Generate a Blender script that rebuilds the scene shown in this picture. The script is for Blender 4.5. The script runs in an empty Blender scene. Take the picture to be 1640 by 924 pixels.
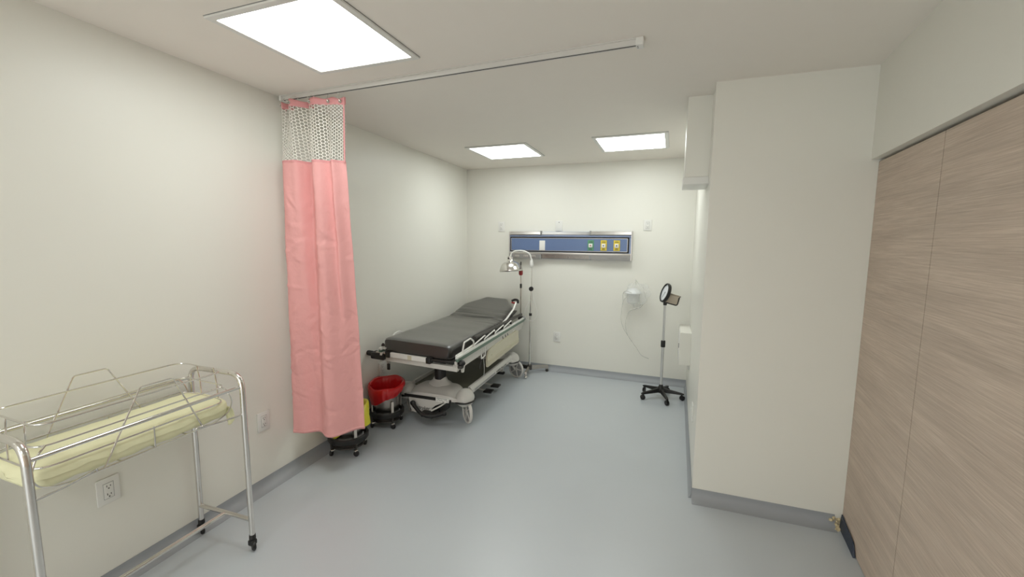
import bpy, bmesh, math, random
from mathutils import Vector, Matrix, Euler
PI = math.pi
R = math.radians
scene = bpy.context.scene
C = scene.collection

# ------------------------------------------------------------------ materials
def lin(c):
    return tuple(((v/255)/12.92 if v/255 <= .04045 else ((v/255+.055)/1.055)**2.4) for v in c)
def mat(name, col, rough=.5, metal=0, spec=.5, bump=0, bscale=60, var=0, vscale=8, emit=None, estr=0, coat=0, trans=0, alpha=1, sub=0, detail=4):
    m = bpy.data.materials.new(name); m.use_nodes = True
    nt = m.node_tree; b = nt.nodes['Principled BSDF']
    c = (*col, 1)
    b.inputs['Base Color'].default_value = c
    b.inputs['Roughness'].default_value = rough
    b.inputs['Metallic'].default_value = metal
    b.inputs['Specular IOR Level'].default_value = spec
    b.inputs['Coat Weight'].default_value = coat; b.inputs['Coat Roughness'].default_value = .38
    b.inputs['Transmission Weight'].default_value = trans
    b.inputs['Alpha'].default_value = alpha
    if sub:
        b.inputs['Subsurface Weight'].default_value = sub
    tc = nt.nodes.new('ShaderNodeTexCoord')
    n = nt.nodes.new('ShaderNodeTexNoise'); n.inputs['Scale'].default_value = vscale; n.inputs['Detail'].default_value = detail
    nt.links.new(tc.outputs['Object'], n.inputs['Vector'])
    mx = nt.nodes.new('ShaderNodeMix'); mx.data_type = 'RGBA'
    mx.inputs['A'].default_value = tuple(v*(1-var) for v in col)+(1,)
    mx.inputs['B'].default_value = tuple(min(1, v*(1+var)) for v in col)+(1,)
    nt.links.new(n.outputs['Fac'], mx.inputs['Factor'])
    nt.links.new(mx.outputs['Result'], b.inputs['Base Color'])
    if bump:
        n2 = nt.nodes.new('ShaderNodeTexNoise'); n2.inputs['Scale'].default_value = bscale; n2.inputs['Detail'].default_value = 3
        nt.links.new(tc.outputs['Object'], n2.inputs['Vector'])
        bp = nt.nodes.new('ShaderNodeBump'); bp.inputs['Strength'].default_value = bump; bp.inputs['Distance'].default_value = .01
        nt.links.new(n2.outputs['Fac'], bp.inputs['Height']); nt.links.new(bp.outputs['Normal'], b.inputs['Normal'])
    if emit:
        b.inputs['Emission Color'].default_value = (*emit, 1); b.inputs['Emission Strength'].default_value = estr
    return m

M = {}
M['wall'] = mat('wall_paint', (.82, .805, .735), .38, spec=.35, bump=.10, bscale=9, var=.012, vscale=3)
M['ceil'] = mat('ceiling_paint', (.91, .86, .79), .8, spec=.2, bump=.08, bscale=8, var=.01)
M['floor'] = mat('vinyl_floor', (.505, .54, .57), .36, spec=1.0, coat=.45, bump=.05, bscale=7, var=.05, vscale=1.5)
M['cove'] = mat('vinyl_cove_shaded', (.34, .355, .375), .45, spec=.5, var=.05, vscale=4)  # darker than the floor sheet: the cove's shading is put into the colour
M['white'] = mat('white_plastic', (.80, .79, .75), .35, var=.01)
M['ivory'] = mat('ivory_enamel', (.62, .58, .44), .40, var=.02)
M['gwhite'] = mat('grey_white_moulding', (.62, .60, .56), .38, var=.03, vscale=20)
M['alu'] = mat('white_aluminium', (.72, .70, .66), .35, metal=.15, var=.01)
M['black'] = mat('black_rubber', (.012, .011, .010), .45, var=.2, vscale=30)
M['vinyl'] = mat('black_vinyl_cover', (.012, .0105, .009), .30, spec=1.0, coat=1.0, bump=.12, bscale=22, var=.1)
M['dark'] = mat('charcoal_plastic', (.035, .031, .027), .4, var=.1)
M['grey'] = mat('grey_plastic', (.30, .30, .29), .45, var=.05)
M['slot'] = mat('socket_slot', (.06, .05, .045), .6)
M['chrome'] = mat('chrome', (.74, .72, .69), .14, metal=1, var=.03)
M['steel'] = mat('brushed_steel', (.50, .46, .42), .27, metal=1, bump=.05, bscale=80, var=.12, vscale=25)
M['polealu'] = mat('pole_aluminium', (.62, .62, .61), .32, metal=.7, var=.02)
M['lampalu'] = mat('spun_aluminium', (.74, .72, .69), .22, metal=1, bump=.03, bscale=30, var=.03)
M['pink'] = mat('pink_curtain_cloth', (.82, .40, .385), .62, spec=.3, bump=.55, bscale=24, var=.04, vscale=5)
M['pinkband'] = mat('pink_header_tape', (.74, .33, .33), .6, spec=.3, var=.03)
M['net'] = mat('white_netting', (.80, .77, .70), .6, var=.02)
M['yellow'] = mat('pale_yellow_sheet', (.84, .82, .55), .75, spec=.2, bump=.3, bscale=14, var=.04, vscale=10)
M['red'] = mat('red_plastic_bag', (.52, .008, .010), .25, spec=.6, bump=.25, bscale=18, var=.15, vscale=10)
M['yellowbag'] = mat('yellow_plastic_bag', (.62, .56, .035), .3, spec=.5, bump=.25, bscale=18, var=.1)
M['blue'] = mat('blue_laminate', (.125, .185, .335), .35, var=.03)
M['bluerail'] = mat('pale_blue_rail', (.22, .27, .40), .35, metal=.2, var=.03)
M['silver'] = mat('anodised_silver', (.58, .55, .52), .30, metal=.75, var=.04)
M['cover_grey'] = mat('grey_cover', (.36, .345, .33), .4, metal=.35, var=.03)
M['green'] = mat('green_gas_plate', (.10, .30, .17), .4, var=.05)
M['gasyellow'] = mat('yellow_gas_plate', (.68, .52, .05), .4, var=.05)
M['greenstripe'] = mat('green_rail_face', (.13, .20, .155), .4, var=.08, vscale=30)
M['olive'] = mat('grey_green_tray_shade', (.145, .14, .105), .5, var=.12, vscale=12)  # shade on the base tray's top is put into this dark tone
M['navy'] = mat('dark_blue_vinyl', (.035, .048, .075), .5, var=.3, vscale=30)
M['redcap'] = mat('red_cap', (.30, .02, .02), .35, var=.1)
M['plaster'] = mat('crumbled_plaster', (.66, .55, .34), .9, bump=.4, bscale=60, var=.3, vscale=60)
M['clear'] = mat('clear_plastic', (.93, .94, .93), .12, spec=.6, alpha=.34, bump=.5, bscale=40)
M['cap'] = mat('frosted_cap', (.90, .91, .91), .25, spec=.7, alpha=.75, bump=.4, bscale=50)
M['bagfilm'] = mat('thin_bag_film', (.93, .94, .93), .15, spec=.7, alpha=.16, bump=.8, bscale=35)
M['tube'] = mat('clear_tubing', (.86, .85, .78), .18, spec=.7, alpha=.55)
M['dial'] = mat('dial_face', (.78, .80, .82), .25, var=.01)
M['beige'] = mat('beige_basket', (.46, .39, .30), .5, var=.08, vscale=20)
M['ink'] = mat('dark_print', (.05, .045, .04), .6)
M['gap'] = mat('shadow_gap', (.02, .018, .016), .8)
M['silverink'] = mat('grey_print', (.30, .30, .29), .6)

def emat(name, col, s):
    m = bpy.data.materials.new(name); m.use_nodes = True; nt = m.node_tree
    b = nt.nodes['Principled BSDF']; b.inputs['Base Color'].default_value = (.8, .8, .8, 1)
    b.inputs['Emission Color'].default_value = (*col, 1); b.inputs['Emission Strength'].default_value = s
    return m
M['lamp'] = emat('light_diffuser', (.95, 1.0, .985), 10.0)

# wood laminate with fine horizontal streaks
def wood():
    m = bpy.data.materials.new('taupe_wood_laminate'); m.use_nodes = True; nt = m.node_tree
    b = nt.nodes['Principled BSDF']; b.inputs['Roughness'].default_value = .55; b.inputs['Specular IOR Level'].default_value = .3
    tc = nt.nodes.new('ShaderNodeTexCoord'); mp = nt.nodes.new('ShaderNodeMapping'); mp.inputs['Scale'].default_value = (1, 3.0, 210)
    nt.links.new(tc.outputs['Object'], mp.inputs['Vector'])
    n = nt.nodes.new('ShaderNodeTexNoise'); n.inputs['Scale'].default_value = 1.6; n.inputs['Detail'].default_value = 6; n.inputs['Roughness'].default_value = .72
    nt.links.new(mp.outputs['Vector'], n.inputs['Vector'])
    mp2 = nt.nodes.new('ShaderNodeMapping'); mp2.inputs['Scale'].default_value = (1, .7, 9)
    nt.links.new(tc.outputs['Object'], mp2.inputs['Vector'])
    n2 = nt.nodes.new('ShaderNodeTexNoise'); n2.inputs['Scale'].default_value = 2; n2.inputs['Detail'].default_value = 3
    nt.links.new(mp2.outputs['Vector'], n2.inputs['Vector'])
    r1 = nt.nodes.new('ShaderNodeValToRGB'); cr = r1.color_ramp
    cr.elements[0].position = .30; cr.elements[0].color = (.47, .372, .296, 1)
    cr.elements[1].position = .72; cr.elements[1].color = (.72, .61, .515, 1)
    e = cr.elements.new(.5); e.color = (.585, .475, .385, 1)
    nt.links.new(n.outputs['Fac'], r1.inputs['Fac'])
    r2 = nt.nodes.new('ShaderNodeMapRange'); r2.inputs['From Min'].default_value = .3; r2.inputs['From Max'].default_value = .7
    r2.inputs['To Min'].default_value = .91; r2.inputs['To Max'].default_value = 1.08
    nt.links.new(n2.outputs['Fac'], r2.inputs['Value'])
    mx = nt.nodes.new('ShaderNodeVectorMath'); mx.operation = 'SCALE'
    nt.links.new(r1.outputs['Color'], mx.inputs[0]); nt.links.new(r2.outputs['Result'], mx.inputs['Scale'])
    nt.links.new(mx.outputs['Vector'], b.inputs['Base Color'])
    bp = nt.nodes.new('ShaderNodeBump'); bp.inputs['Strength'].default_value = .25; bp.inputs['Distance'].default_value = .002
    nt.links.new(n.outputs['Fac'], bp.inputs['Height']); nt.links.new(bp.outputs['Normal'], b.inputs['Normal'])
    return m
M['wood'] = wood()

# ------------------------------------------------------------------ mesh helpers
class MB:
    def __init__(s): s.v = []; s.f = []
    def add(s, vs, fs):
        o = len(s.v); s.v += [tuple(v) for v in vs]; s.f += [tuple(i+o for i in f) for f in fs]; return s
    def bm(s, b, mx=None):
        b.verts.index_update()
        vs = [(mx @ v.co if mx else v.co.copy()) for v in b.verts]
        s.add(vs, [[v.index for v in f.verts] for f in b.faces]); b.free(); return s
    def box(s, lo, hi, bev=0, mx=None, seg=2):
        b = bmesh.new(); bmesh.ops.create_cube(b, size=1)
        c = [(lo[i]+hi[i])/2 for i in range(3)]; d = [abs(hi[i]-lo[i]) for i in range(3)]
        for v in b.verts: v.co = Vector([c[i]+v.co[i]*d[i] for i in range(3)])
        if bev: bmesh.ops.bevel(b, geom=b.edges[:], offset=bev, segments=seg, affect='EDGES', profile=.5)
        return s.bm(b, mx)
    def tube(s, pts, r, n=10, closed=False, caps=True):
        pts = [Vector(p) for p in pts]; N = len(pts)
        rr = r if isinstance(r, (list, tuple)) else [r]*N
        T = []
        for i in range(N):
            if closed: t = pts[(i+1) % N]-pts[i-1]
            else: t = pts[min(i+1, N-1)]-pts[max(i-1, 0)]
            T.append(t.normalized())
        up = Vector((0, 0, 1)) if abs(T[0].z) < .9 else Vector((0, 1, 0))
        nrm = (up-T[0]*up.dot(T[0])).normalized()
        vs = []
        for i in range(N):
            if i:
                q = T[i-1].rotation_difference(T[i]); nrm = q @ nrm
                nrm = (nrm-T[i]*nrm.dot(T[i])).normalized()
            bn = T[i].cross(nrm)
            for k in range(n):
                a = 2*PI*k/n; vs.append(pts[i]+(nrm*math.cos(a)+bn*math.sin(a))*rr[i])
        fs = []
        for i in range(N if closed else N-1):
            j = (i+1) % N
            off = 0
            if closed and j == 0:
                off = min(range(n), key=lambda o: sum((vs[i*n+k]-vs[(k+o) % n]).length for k in range(n)))
            for k in range(n):
                k2 = (k+1) % n
                fs.append((i*n+k, i*n+k2, j*n+(k2+off) % n, j*n+(k+off) % n))
        if caps and not closed:
            fs.append(tuple(range(n-1, -1, -1))); fs.append(tuple((N-1)*n+k for k in range(n)))
        return s.add(vs, fs)
    def lathe(s, prof, n=32, mx=None, a0=0, a1=2*PI):
        full = abs(a1-a0-2*PI) < 1e-6; vs = []; K = n if full else n+1
        for r_, z in prof:
            for k in range(K):
                a = a0+(a1-a0)*k/n; v = Vector((r_*math.cos(a), r_*math.sin(a), z)); vs.append(mx @ v if mx else v)
        fs = []
        for i in range(len(prof)-1):
            for k in range(n):
                k2 = (k+1) % K
                fs.append((i*K+k, i*K+k2, (i+1)*K+k2, (i+1)*K+k))
        return s.add(vs, fs)
    def prism(s, poly, d0, d1, axis='y', mx=None):
        # poly: list of 2D points in the plane normal to axis
        def P(p, d):
            v = {'y': (p[0], d, p[1]), 'x': (d, p[0], p[1]), 'z': (p[0], p[1], d)}[axis]
            v = Vector(v); return mx @ v if mx else v
        n = len(poly); vs = [P(p, d0) for p in poly]+[P(p, d1) for p in poly]
        fs = [tuple(range(n)), tuple(range(2*n-1, n-1, -1))]+[(i, i+n, (i+1) % n+n, (i+1) % n) for i in range(n)]
        return s.add(vs, fs)
    def grid(s, P, nu, nv, wrapu=False):
        vs = [P(i, j) for i in range(nu) for j in range(nv)]
        fs = [(i*nv+j, ((i+1) % nu)*nv+j, ((i+1) % nu)*nv+j+1, i*nv+j+1) for i in range(nu if wrapu else nu-1) for j in range(nv-1)]
        return s.add(vs, fs)
    def ball(s, c, r, n=16, sc=(1, 1, 1)):
        prof = [(max(1e-5, math.sin(PI*i/n)), -math.cos(PI*i/n)) for i in range(n+1)]
        mx = Matrix.Translation(c) @ Matrix.Diagonal((r*sc[0], r*sc[1], r*sc[2], 1))
        return s.lathe(prof, n*2, mx)
    def obj(s, name, m, parent=None, smooth=35, loc=(0, 0, 0), mods=()):
        me = bpy.data.meshes.new(name); me.from_pydata([tuple(v) for v in s.v], [], s.f); me.update()
        b = bmesh.new(); b.from_mesh(me); bmesh.ops.remove_doubles(b, verts=b.verts[:], dist=1e-6)
        bmesh.ops.recalc_face_normals(b, faces=b.faces[:]); b.to_mesh(me); b.free()
        o = bpy.data.objects.new(name, me); C.objects.link(o); me.materials.append(M[m])
        if smooth:
            for p in me.polygons: p.use_smooth = True
            me.set_sharp_from_angle(angle=R(smooth))
        o.location = loc
        if parent: o.parent = parent
        return o

def fillet(pts, r, seg=6, closed=False):
    pts = [Vector(p) for p in pts]; N = len(pts); out = []
    for i in range(N):
        if not closed and i in (0, N-1): out.append(pts[i]); continue
        a, b, c = pts[i-1], pts[i], pts[(i+1) % N]
        rr = r[i] if isinstance(r, (list, tuple)) else r
        d1 = (a-b); d2 = (c-b); l = min(rr, d1.length*.49, d2.length*.49)
        p1 = b+d1.normalized()*l; p2 = b+d2.normalized()*l
        for k in range(seg+1):
            t = k/seg; out.append(p1*(1-t)**2+b*2*t*(1-t)+p2*t*t)
    return out
def spline(pts, sub=8):
    pts = [Vector(p) for p in pts]; out = []
    P = [pts[0]*2-pts[1]]+pts+[pts[-1]*2-pts[-2]]
    for i in range(1, len(P)-2):
        a, b, c, d = P[i-1:i+3]
        for k in range(sub):
            t = k/sub
            out.append(.5*((2*b)+(-a+c)*t+(2*a-5*b+4*c-d)*t*t+(-a+3*b-3*c+d)*t**3))
    out.append(pts[-1]); return out

def tag(o, label=None, cat=None, group=None, kind=None):
    if label: o['label'] = label
    if cat: o['category'] = cat
    if group: o['group'] = group
    if kind: o['kind'] = kind
    return o
def thing(name, label, cat, loc=(0, 0, 0), rotz=0, group=None):
    o = bpy.data.objects.new(name, None); C.objects.link(o); o.empty_display_size = .1
    o.location = loc; o.rotation_euler = (0, 0, rotz); return tag(o, label, cat, group)
def struct(o): o['kind'] = 'structure'; return o
def copy_tree(o, parent=None):
    c = o.copy(); C.objects.link(c); c.parent = parent
    for ch in list(o.children): copy_tree(ch, c)
    return c

# ------------------------------------------------------------------ room plan (metres, eye point above the origin)
H = 2.4; D = 4.7776; YB = -2.6
DL, DS, DC, DR = -.03847, .01163, .0182, .06901
XL = lambda y: -2.22256+y*math.tan(DL)
YC = 2.62787; XC = .18076
XS = lambda y: XC+(y-YC)*math.tan(DS)
XR = lambda y: .93271+(y-YC)*math.tan(DR)
YF = lambda x: YC+(x-XC)*math.tan(DC)
SOF = 1.951; SD = .032
def slab(name, pts, z0, z1, m):
    return struct(MB().prism([(p[0], p[1]) for p in pts], z0, z1, 'z').obj(name, m, smooth=0))
T = .12
yR = YF(XR(YC))
slab('floor', [(XL(D+T)-T, D+T), (1.6, D+T), (1.6, YB-T), (XL(YB)-T, YB-T)], -.1, 0, 'floor')
slab('ceiling', [(XL(D+T)-T, D+T), (1.6, D+T), (1.6, YB-T), (XL(YB)-T, YB-T)], H, H+.1, 'ceil')
slab('wall_left', [(XL(YB-T), YB-T), (XL(D+T), D+T), (XL(D+T)-T, D+T), (XL(YB-T)-T, YB-T)], 0, H, 'wall')
slab('wall_back', [(XL(D), D), (XS(D), D), (XS(D), D+T), (XL(D), D+T)], 0, H, 'wall')
slab('wall_right', [(XC, YF(XC)), (XS(D+T), D+T), (XR(YC)+.5, D+T), (XR(YC)+.5, YF(XR(YC)+.5))], 0, H, 'wall')
# header above the sliding panels, proud of them
slab('wall_right_header', [(XR(yR)-SD, yR), (XR(YB)-SD, YB), (XR(YB)+.25, YB), (XR(yR)+.25, yR)], SOF, H, 'wall')
# sliding panels
def panel(n, y0, y1):
    o = slab('door_%d' % n, [(XR(y0), y0), (XR(y1), y1), (XR(y1)+.04, y1), (XR(y0)+.04, y0)], .004, SOF-.012, 'wood')
    return o
panel(1, yR-.002, 1.9985); panel(2, 1.9935, .70); panel(3, .695, -.6); panel(4, -.605, YB+.01)
o = slab('trim_1', [(XR(yR)+.045, yR-.005), (XR(YB)+.045, YB+.01), (XR(YB)+.09, YB+.01), (XR(yR)+.09, yR-.005)], 0, SOF, 'gap')
# cove skirting: concave vinyl strip, floor sheet turned up the wall
def cove(name, p0, p1, nrm, h=.068, d=.062):
    p0 = Vector((*p0, 0)); p1 = Vector((*p1, 0)); n = Vector((*nrm, 0)).normalized()
    prof = [(0.001, h), (.0035, h)]
    K = 7
    for k in range(K+1):
        a = PI/2*k/K
        prof.append((.0035+(d-.0035)*(1-math.cos(a)), .0015+(h*.75)*(1-math.sin(a))))
    prof += [(d, .0003), (0.001, .0003)]
    vs = [p+n*a+Vector((0, 0, z)) for p in (p0, p1) for a, z in prof]
    m = len(prof); fs = [(i, (i+1) % m, (i+1) % m+m, i+m) for i in range(m)]+[tuple(range(m)), tuple(range(2*m-1, m-1, -1))]
    return struct(MB().add(vs, fs).obj(name, 'cove', smooth=50))
cove('baseboard_left', (XL(YB), YB), (XL(D), D), (1, 0))
cove('baseboard_back', (XL(D), D), (XS(D), D), (0, -1))
cove('baseboard_right', (XC, YF(XC)), (XS(D), D), (-1, 0), d=.02)
cove('baseboard_column', (XC-.002, YF(XC)), (XR(yR)-.035, YF(XR(yR))), (0, -1), d=.062)
# boxed bulkhead under the ceiling on the column side wall
tb = MB().box((.048, 2.832, 1.93), (XS(2.9)+.02, 3.12, H), .003).obj('trim_2', 'wall', smooth=0); struct(tb)
tl = MB().box((.040, 2.826, 1.886), (XS(2.9)+.02, 3.13, 1.93), .004).obj('trim_3', 'white', smooth=0); struct(tl)
# torn blue skirting and crumbled plaster at the foot of the wood panels
def rp(y, o=0): return (XR(y)-o, y)
mb = MB()
st = [(2.622, .004, .085), (2.58, .002, .075), (2.50, .004, .068), (2.43, .002, .060), (2.405, .001, .03), (2.39, 0, .006)]
vs = []
for (y, z0, z1) in st:
    for (off, z) in ((.004, z1), (.010, z1), (.014, z0+.001), (.004, z0+.001)): vs.append((XR(y)-off, y, z))
n = 4; fs = [tuple(range(4)), tuple(len(vs)-1-i for i in range(4))]
for i in range(len(st)-1):
    for k in range(4): fs.append((i*4+k, i*4+(k+1) % 4, (i+1)*4+(k+1) % 4, (i+1)*4+k))
mb.add(vs, fs)
o = mb.obj('baseboard_torn', 'navy', smooth=0); struct(o)
random.seed(4)
mb = MB()
for i in range(34):
    y = yR-.004-abs(random.gauss(0, .018)); x = XR(y)-.016-abs(random.gauss(0, .022)); s = random.uniform(.003, .011)
    b = bmesh.new(); bmesh.ops.create_icosphere(b, subdivisions=1, radius=s)
    for v in b.verts: v.co *= random.uniform(.6, 1.2)
    zz = s*.5+(random.random()**2)*.05*(1 if y > yR-.02 else .1)
    mb.bm(b, Matrix.Translation((x, y, zz)))
tag(mb.obj('plaster_crumbs', 'plaster', smooth=0), 'crumbled ochre plaster bits on the floor where column meets wood panels', 'plaster crumbs', kind='stuff')

# ------------------------------------------------------------------ ceiling lights
def ceiling_light(x, y, label, s=.600, rot=0):
    t = thing('ceiling_light', label, 'ceiling light', (x, y, H), rot, 'recessed square ceiling lights')
    f = MB(); a = s/2; w = .030; lip = .010
    for (x0, y0, x1, y1) in ((-a, -a, a, -a+w), (-a, a-w, a, a), (-a, -a+w, -a+w, a-w), (a-w, -a+w, a, a-w)):
        f.box((x0, y0, -lip), (x1, y1, -.0013), .002)
    f.obj('frame', 'white', t, smooth=0)
    g_ = a+.0016; MB().box((-g_, -g_, -.0012), (g_, g_, -.0001)).obj('frame_gap', 'grey', t, smooth=0)
    l = MB(); b = a-w
    l.box((-b, -b, -.006), (b, b, -.0008)); l.obj('diffuser', 'lamp', t, smooth=0)
    return t
ceiling_light(-1.462, 1.520, 'large bright square ceiling light nearest, before the curtain track', rot=.012)
ceiling_light(-1.556, 3.94, 'square ceiling light above the black stretcher, left of far pair')
ceiling_light(-.372, 3.93, 'square ceiling light beside the bulkhead, right of far pair')
ceiling_light(-1.50, -.95, 'unseen square ceiling light behind the viewpoint on left side')  # this pair is unseen; without it column and wood panels stay too dark
ceiling_light(-.15, -.95, 'unseen square ceiling light behind the viewpoint on right side')

# ------------------------------------------------------------------ wall plates
def plate(name, label, cat, loc, rz, kind, group=None):
    """plate in local XZ plane, facing local -Y"""
    t = thing(name, label, cat, loc, rz, group)
    MB().box((-.042, -.0085, -.059), (.042, 0, .059), .0035).obj('cover_plate', 'white', t)
    if kind != 'blank': MB().box((-.0190, -.0088, -.0358), (.0190, -.0083, .0358)).obj('insert_gap_shade', 'grey', t, smooth=0)  # grey sheet draws the insert's joint and its shadow outline as colour
    if kind == 'duplex':
        MB().box((-.0175, -.0105, -.034), (.0175, -.005, .034), .0015).obj('socket_insert', 'white', t)
        for zc in (.0185, -.0185):
            s = MB()
            s.box((-.0078, -.0112, zc-.001), (-.0053, -.0102, zc+.008)); s.box((.0053, -.0112, zc-.001), (.0078, -.0102, zc+.006))
            s.lathe([(.0001, 0), (.003, 0), (.003, .0006), (.0001, .0006)], 12, Matrix.Translation((0, -.0104, zc-.008)) @ Matrix.Rotation(PI/2, 4, 'X'))
            s.obj('socket', 'slot', t)
    elif kind == 'switch':
        MB().box((-.0175, -.0105, -.034), (.0175, -.005, .034), .0015).obj('socket_insert', 'white', t)
        MB().box((-.012, -.014, -.004), (.012, -.010, .026), .001).obj('rocker', 'white', t)
    elif kind == 'blank':
        s = MB()
        s.lathe([(.0001, 0), (.005, 0), (.005, .001), (.0001, .001)], 12, Matrix.Translation((0, -.0082, .040)) @ Matrix.Rotation(PI/2, 4, 'X'))
        s.obj('port', 'slot', t)
    return t
plate('wall_outlet', 'white wall outlet on left wall below the chrome bassinet', 'outlet', (XL(1.0)+.0002, 1.003, .437), PI/2+.0385, 'duplex')
plate('wall_outlet', 'white wall outlet on left wall between bassinet and pink curtain', 'outlet', (XL(1.78)+.0002, 1.781, .428), PI/2+.0385, 'duplex')
plate('wall_outlet', 'white wall outlet on left wall above the red lined bin', 'outlet', (XL(2.97)+.0002, 2.972, .412), PI/2+.0385, 'duplex')
plate('wall_outlet', 'white wall outlet up left of the blue medical panel', 'outlet', (-1.941, D-.0002, 1.706), 0, 'duplex')
plate('wall_outlet', 'white wall outlet up right of the blue medical panel', 'outlet', (-.257, D-.0002, 1.716), 0, 'duplex')
plate('wall_outlet', 'white wall outlet low on back wall right of the lamp stand', 'outlet', (-1.226, D-.0002, .416), 0, 'duplex')
plate('blank_wall_plate', 'white blank wall plate just above the middle of blue medical panel', 'wall plate', (-1.229, D-.0002, 1.712), 0, 'blank')
plate('light_switch', 'white wall plate on column side wall just below the white box', 'wall plate', (XS(4.16)-.0002, 4.16, .425), -PI/2, 'switch')
plate('light_switch', 'white wall plate on column side wall nearest the column front', 'wall plate', (XS(3.02)-.0002, 3.02, .392), -PI/2, 'switch')

# ------------------------------------------------------------------ white dispenser box on side wall
t = thing('wall_box', 'white metal box fixed on side wall behind the gauge stand', 'wall box', (XS(4.2), 4.0, .44))
w = XS(4.2)
MB().box((.102-w, 0, 0), (-.001, .42, .296), .004).obj('casing', 'wall', t, smooth=0)
MB().box((.098-w, .012, .01), (.1025-w, .41, .286), .002).obj('door', 'white', t, smooth=0)
MB().box((.094-w, .03, .15), (.0985-w, .042, .19), .001).obj('latch', 'dark', t, smooth=0)

# ------------------------------------------------------------------ medical headwall panel
t = thing('medical_gas_panel', 'long blue and silver medical gas panel on the back wall', 'medical panel', (-1.112, D, 1.49))
X0, X1 = -.694, .697; dp = -.075
zoff = .0
MB().prism([(0, -.155), (-.045, -.155), (-.055, -.10), (-.068, -.085), (-.068, .105), (-.055, .12), (-.045, .155), (0, .155)], X0, X1, 'x').obj('housing', 'bluerail', t, smooth=0)
MB().box((X0+.006, -.0725, -.077), (X1-.020, -.0672, .094), .001).obj('border', 'gap', t, smooth=0)
f = MB()
for (a, b, c_, d_) in ((X0+.018, X1-.036, .078, .082), (X0+.018, X1-.036, -.064, -.060), (X0+.018, X0+.022, -.064, .082), (X1-.040, X1-.036, -.064, .082)):
    f.box((a, -.0765, c_), (b, -.0715, d_))
f.obj('inner_frame', 'silver', t, smooth=0)
MB().box((X0+.022, -.0755, -.060), (X1-.040, -.071, .078)).obj('face_panel', 'blue', t, smooth=0)
for (a, b, big) in ((X0, X0+.375, 1), (X0+.385, X0+.945, 0), (X0+.955, X1, 1)):
    if big:
        s = MB().prism([(-.040, .118), (-.078, .118), (-.080, .125), (-.062, .156), (-.040, .160)], a, b, 'x')
    else:
        s = MB().prism([(-.030, .118), (-.060, .118), (-.060, .125), (-.050, .152), (-.030, .155)], a, b, 'x')
    s.obj('top_cover', 'silver' if big else 'cover_grey', t, smooth=0)
for (a, b, big) in ((X0-.004, X0+.375, 1), (X0+.385, X0+.945, 0), (X0+.955, X1, 1)):
    y_ = -.082 if big else -.060
    s = MB().prism([(-.030, -.104), (y_, -.104), (y_+.008, -.152), (-.030, -.156)], a, b, 'x')
    s.obj('bottom_cover', 'steel' if not big else 'cover_grey', t, smooth=0)
for xj in (X0+.380, X0+.950):
    MB().box((xj-.006, -.082, .116), (xj+.006, -.03, .164), .001).obj('joint_clip', 'grey', t, smooth=0)
    MB().box((xj-.006, -.084, -.160), (xj+.006, -.03, -.104), .001).obj('joint_clip', 'grey', t, smooth=0)
MB().box((X1-.001, -.078, -.156), (X1+.008, -.0005, .162), .001).obj('end_cap', 'silver', t, smooth=0)
MB().box((X0-.008, -.076, -.150), (X0+.001, -.0005, .158), .001).obj('end_cap', 'silver', t, smooth=0)
MB().box((X0, -.080, -.104), (X1, -.060, -.080), .004).obj('lower_rail', 'silver', t)
MB().box((X0, -.076, .096), (X1, -.060, .112), .003).obj('upper_rail', 'bluerail', t)
MB().box((-.326, -.082, -.058), (-.258, -.0755, .044+.01), .003).obj('blank_plate', 'white', t)
for (xc, m_, pb) in ((.266, 'green', 'redcap'), (.408, 'gasyellow', 'ink'), (.548, 'gasyellow', 'ink')):
    g = MB().box((xc-.034, -.082, -.052), (xc+.034, -.0755, .062), .002).obj('gas_outlet', m_, t, smooth=0)
    MB().box((xc-.021, -.092, -.018), (xc+.021, -.081, .024), .003).obj('coupling', 'white', g)
    MB().lathe([(.0001, .002), (.007, .002), (.007, 0), (.0001, 0)], 14, Matrix.Translation((xc, -.0922, .003)) @ Matrix.Rotation(PI/2, 4, 'X')).obj('port', pb, g)
    for (hw_, za, zb) in ((.022, .036, .040), (.016, .045, .048), (.018, -.042, -.036), (.012, -.032, -.029)):
        MB().box((xc-hw_, -.0825, za), (xc+hw_, -.0815, zb)).obj('print', 'ink', g, smooth=0)
# small sockets and marks on the bottom covers
for xc in (-.60, -.49, -.40):
    s = MB().box((xc-.028, -.083, -.138), (xc+.028, -.0745, -.116), .002); k = s.obj('socket', 'silver', t, smooth=0)
    q = MB()
    for dx in (-.012, .012): q.box((xc+dx-.004, -.0840, -.132), (xc+dx+.004, -.0825, -.124))
    q.obj('slot', 'silverink', k, smooth=0)
for xc in (.48, .63):
    q = MB()
    for i in range(6): q.box((xc-.03+i*.011, -.0815, -.135+(i % 2)*.003), (xc-.024+i*.011, -.0765, -.127+(i % 3)*.002))
    q.obj('print', 'silverink', t, smooth=0)
q = MB().box((.0, -.0600, -.136), (.02, -.0552, -.131)); q.obj('print', 'silverink', t, smooth=0)

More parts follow.
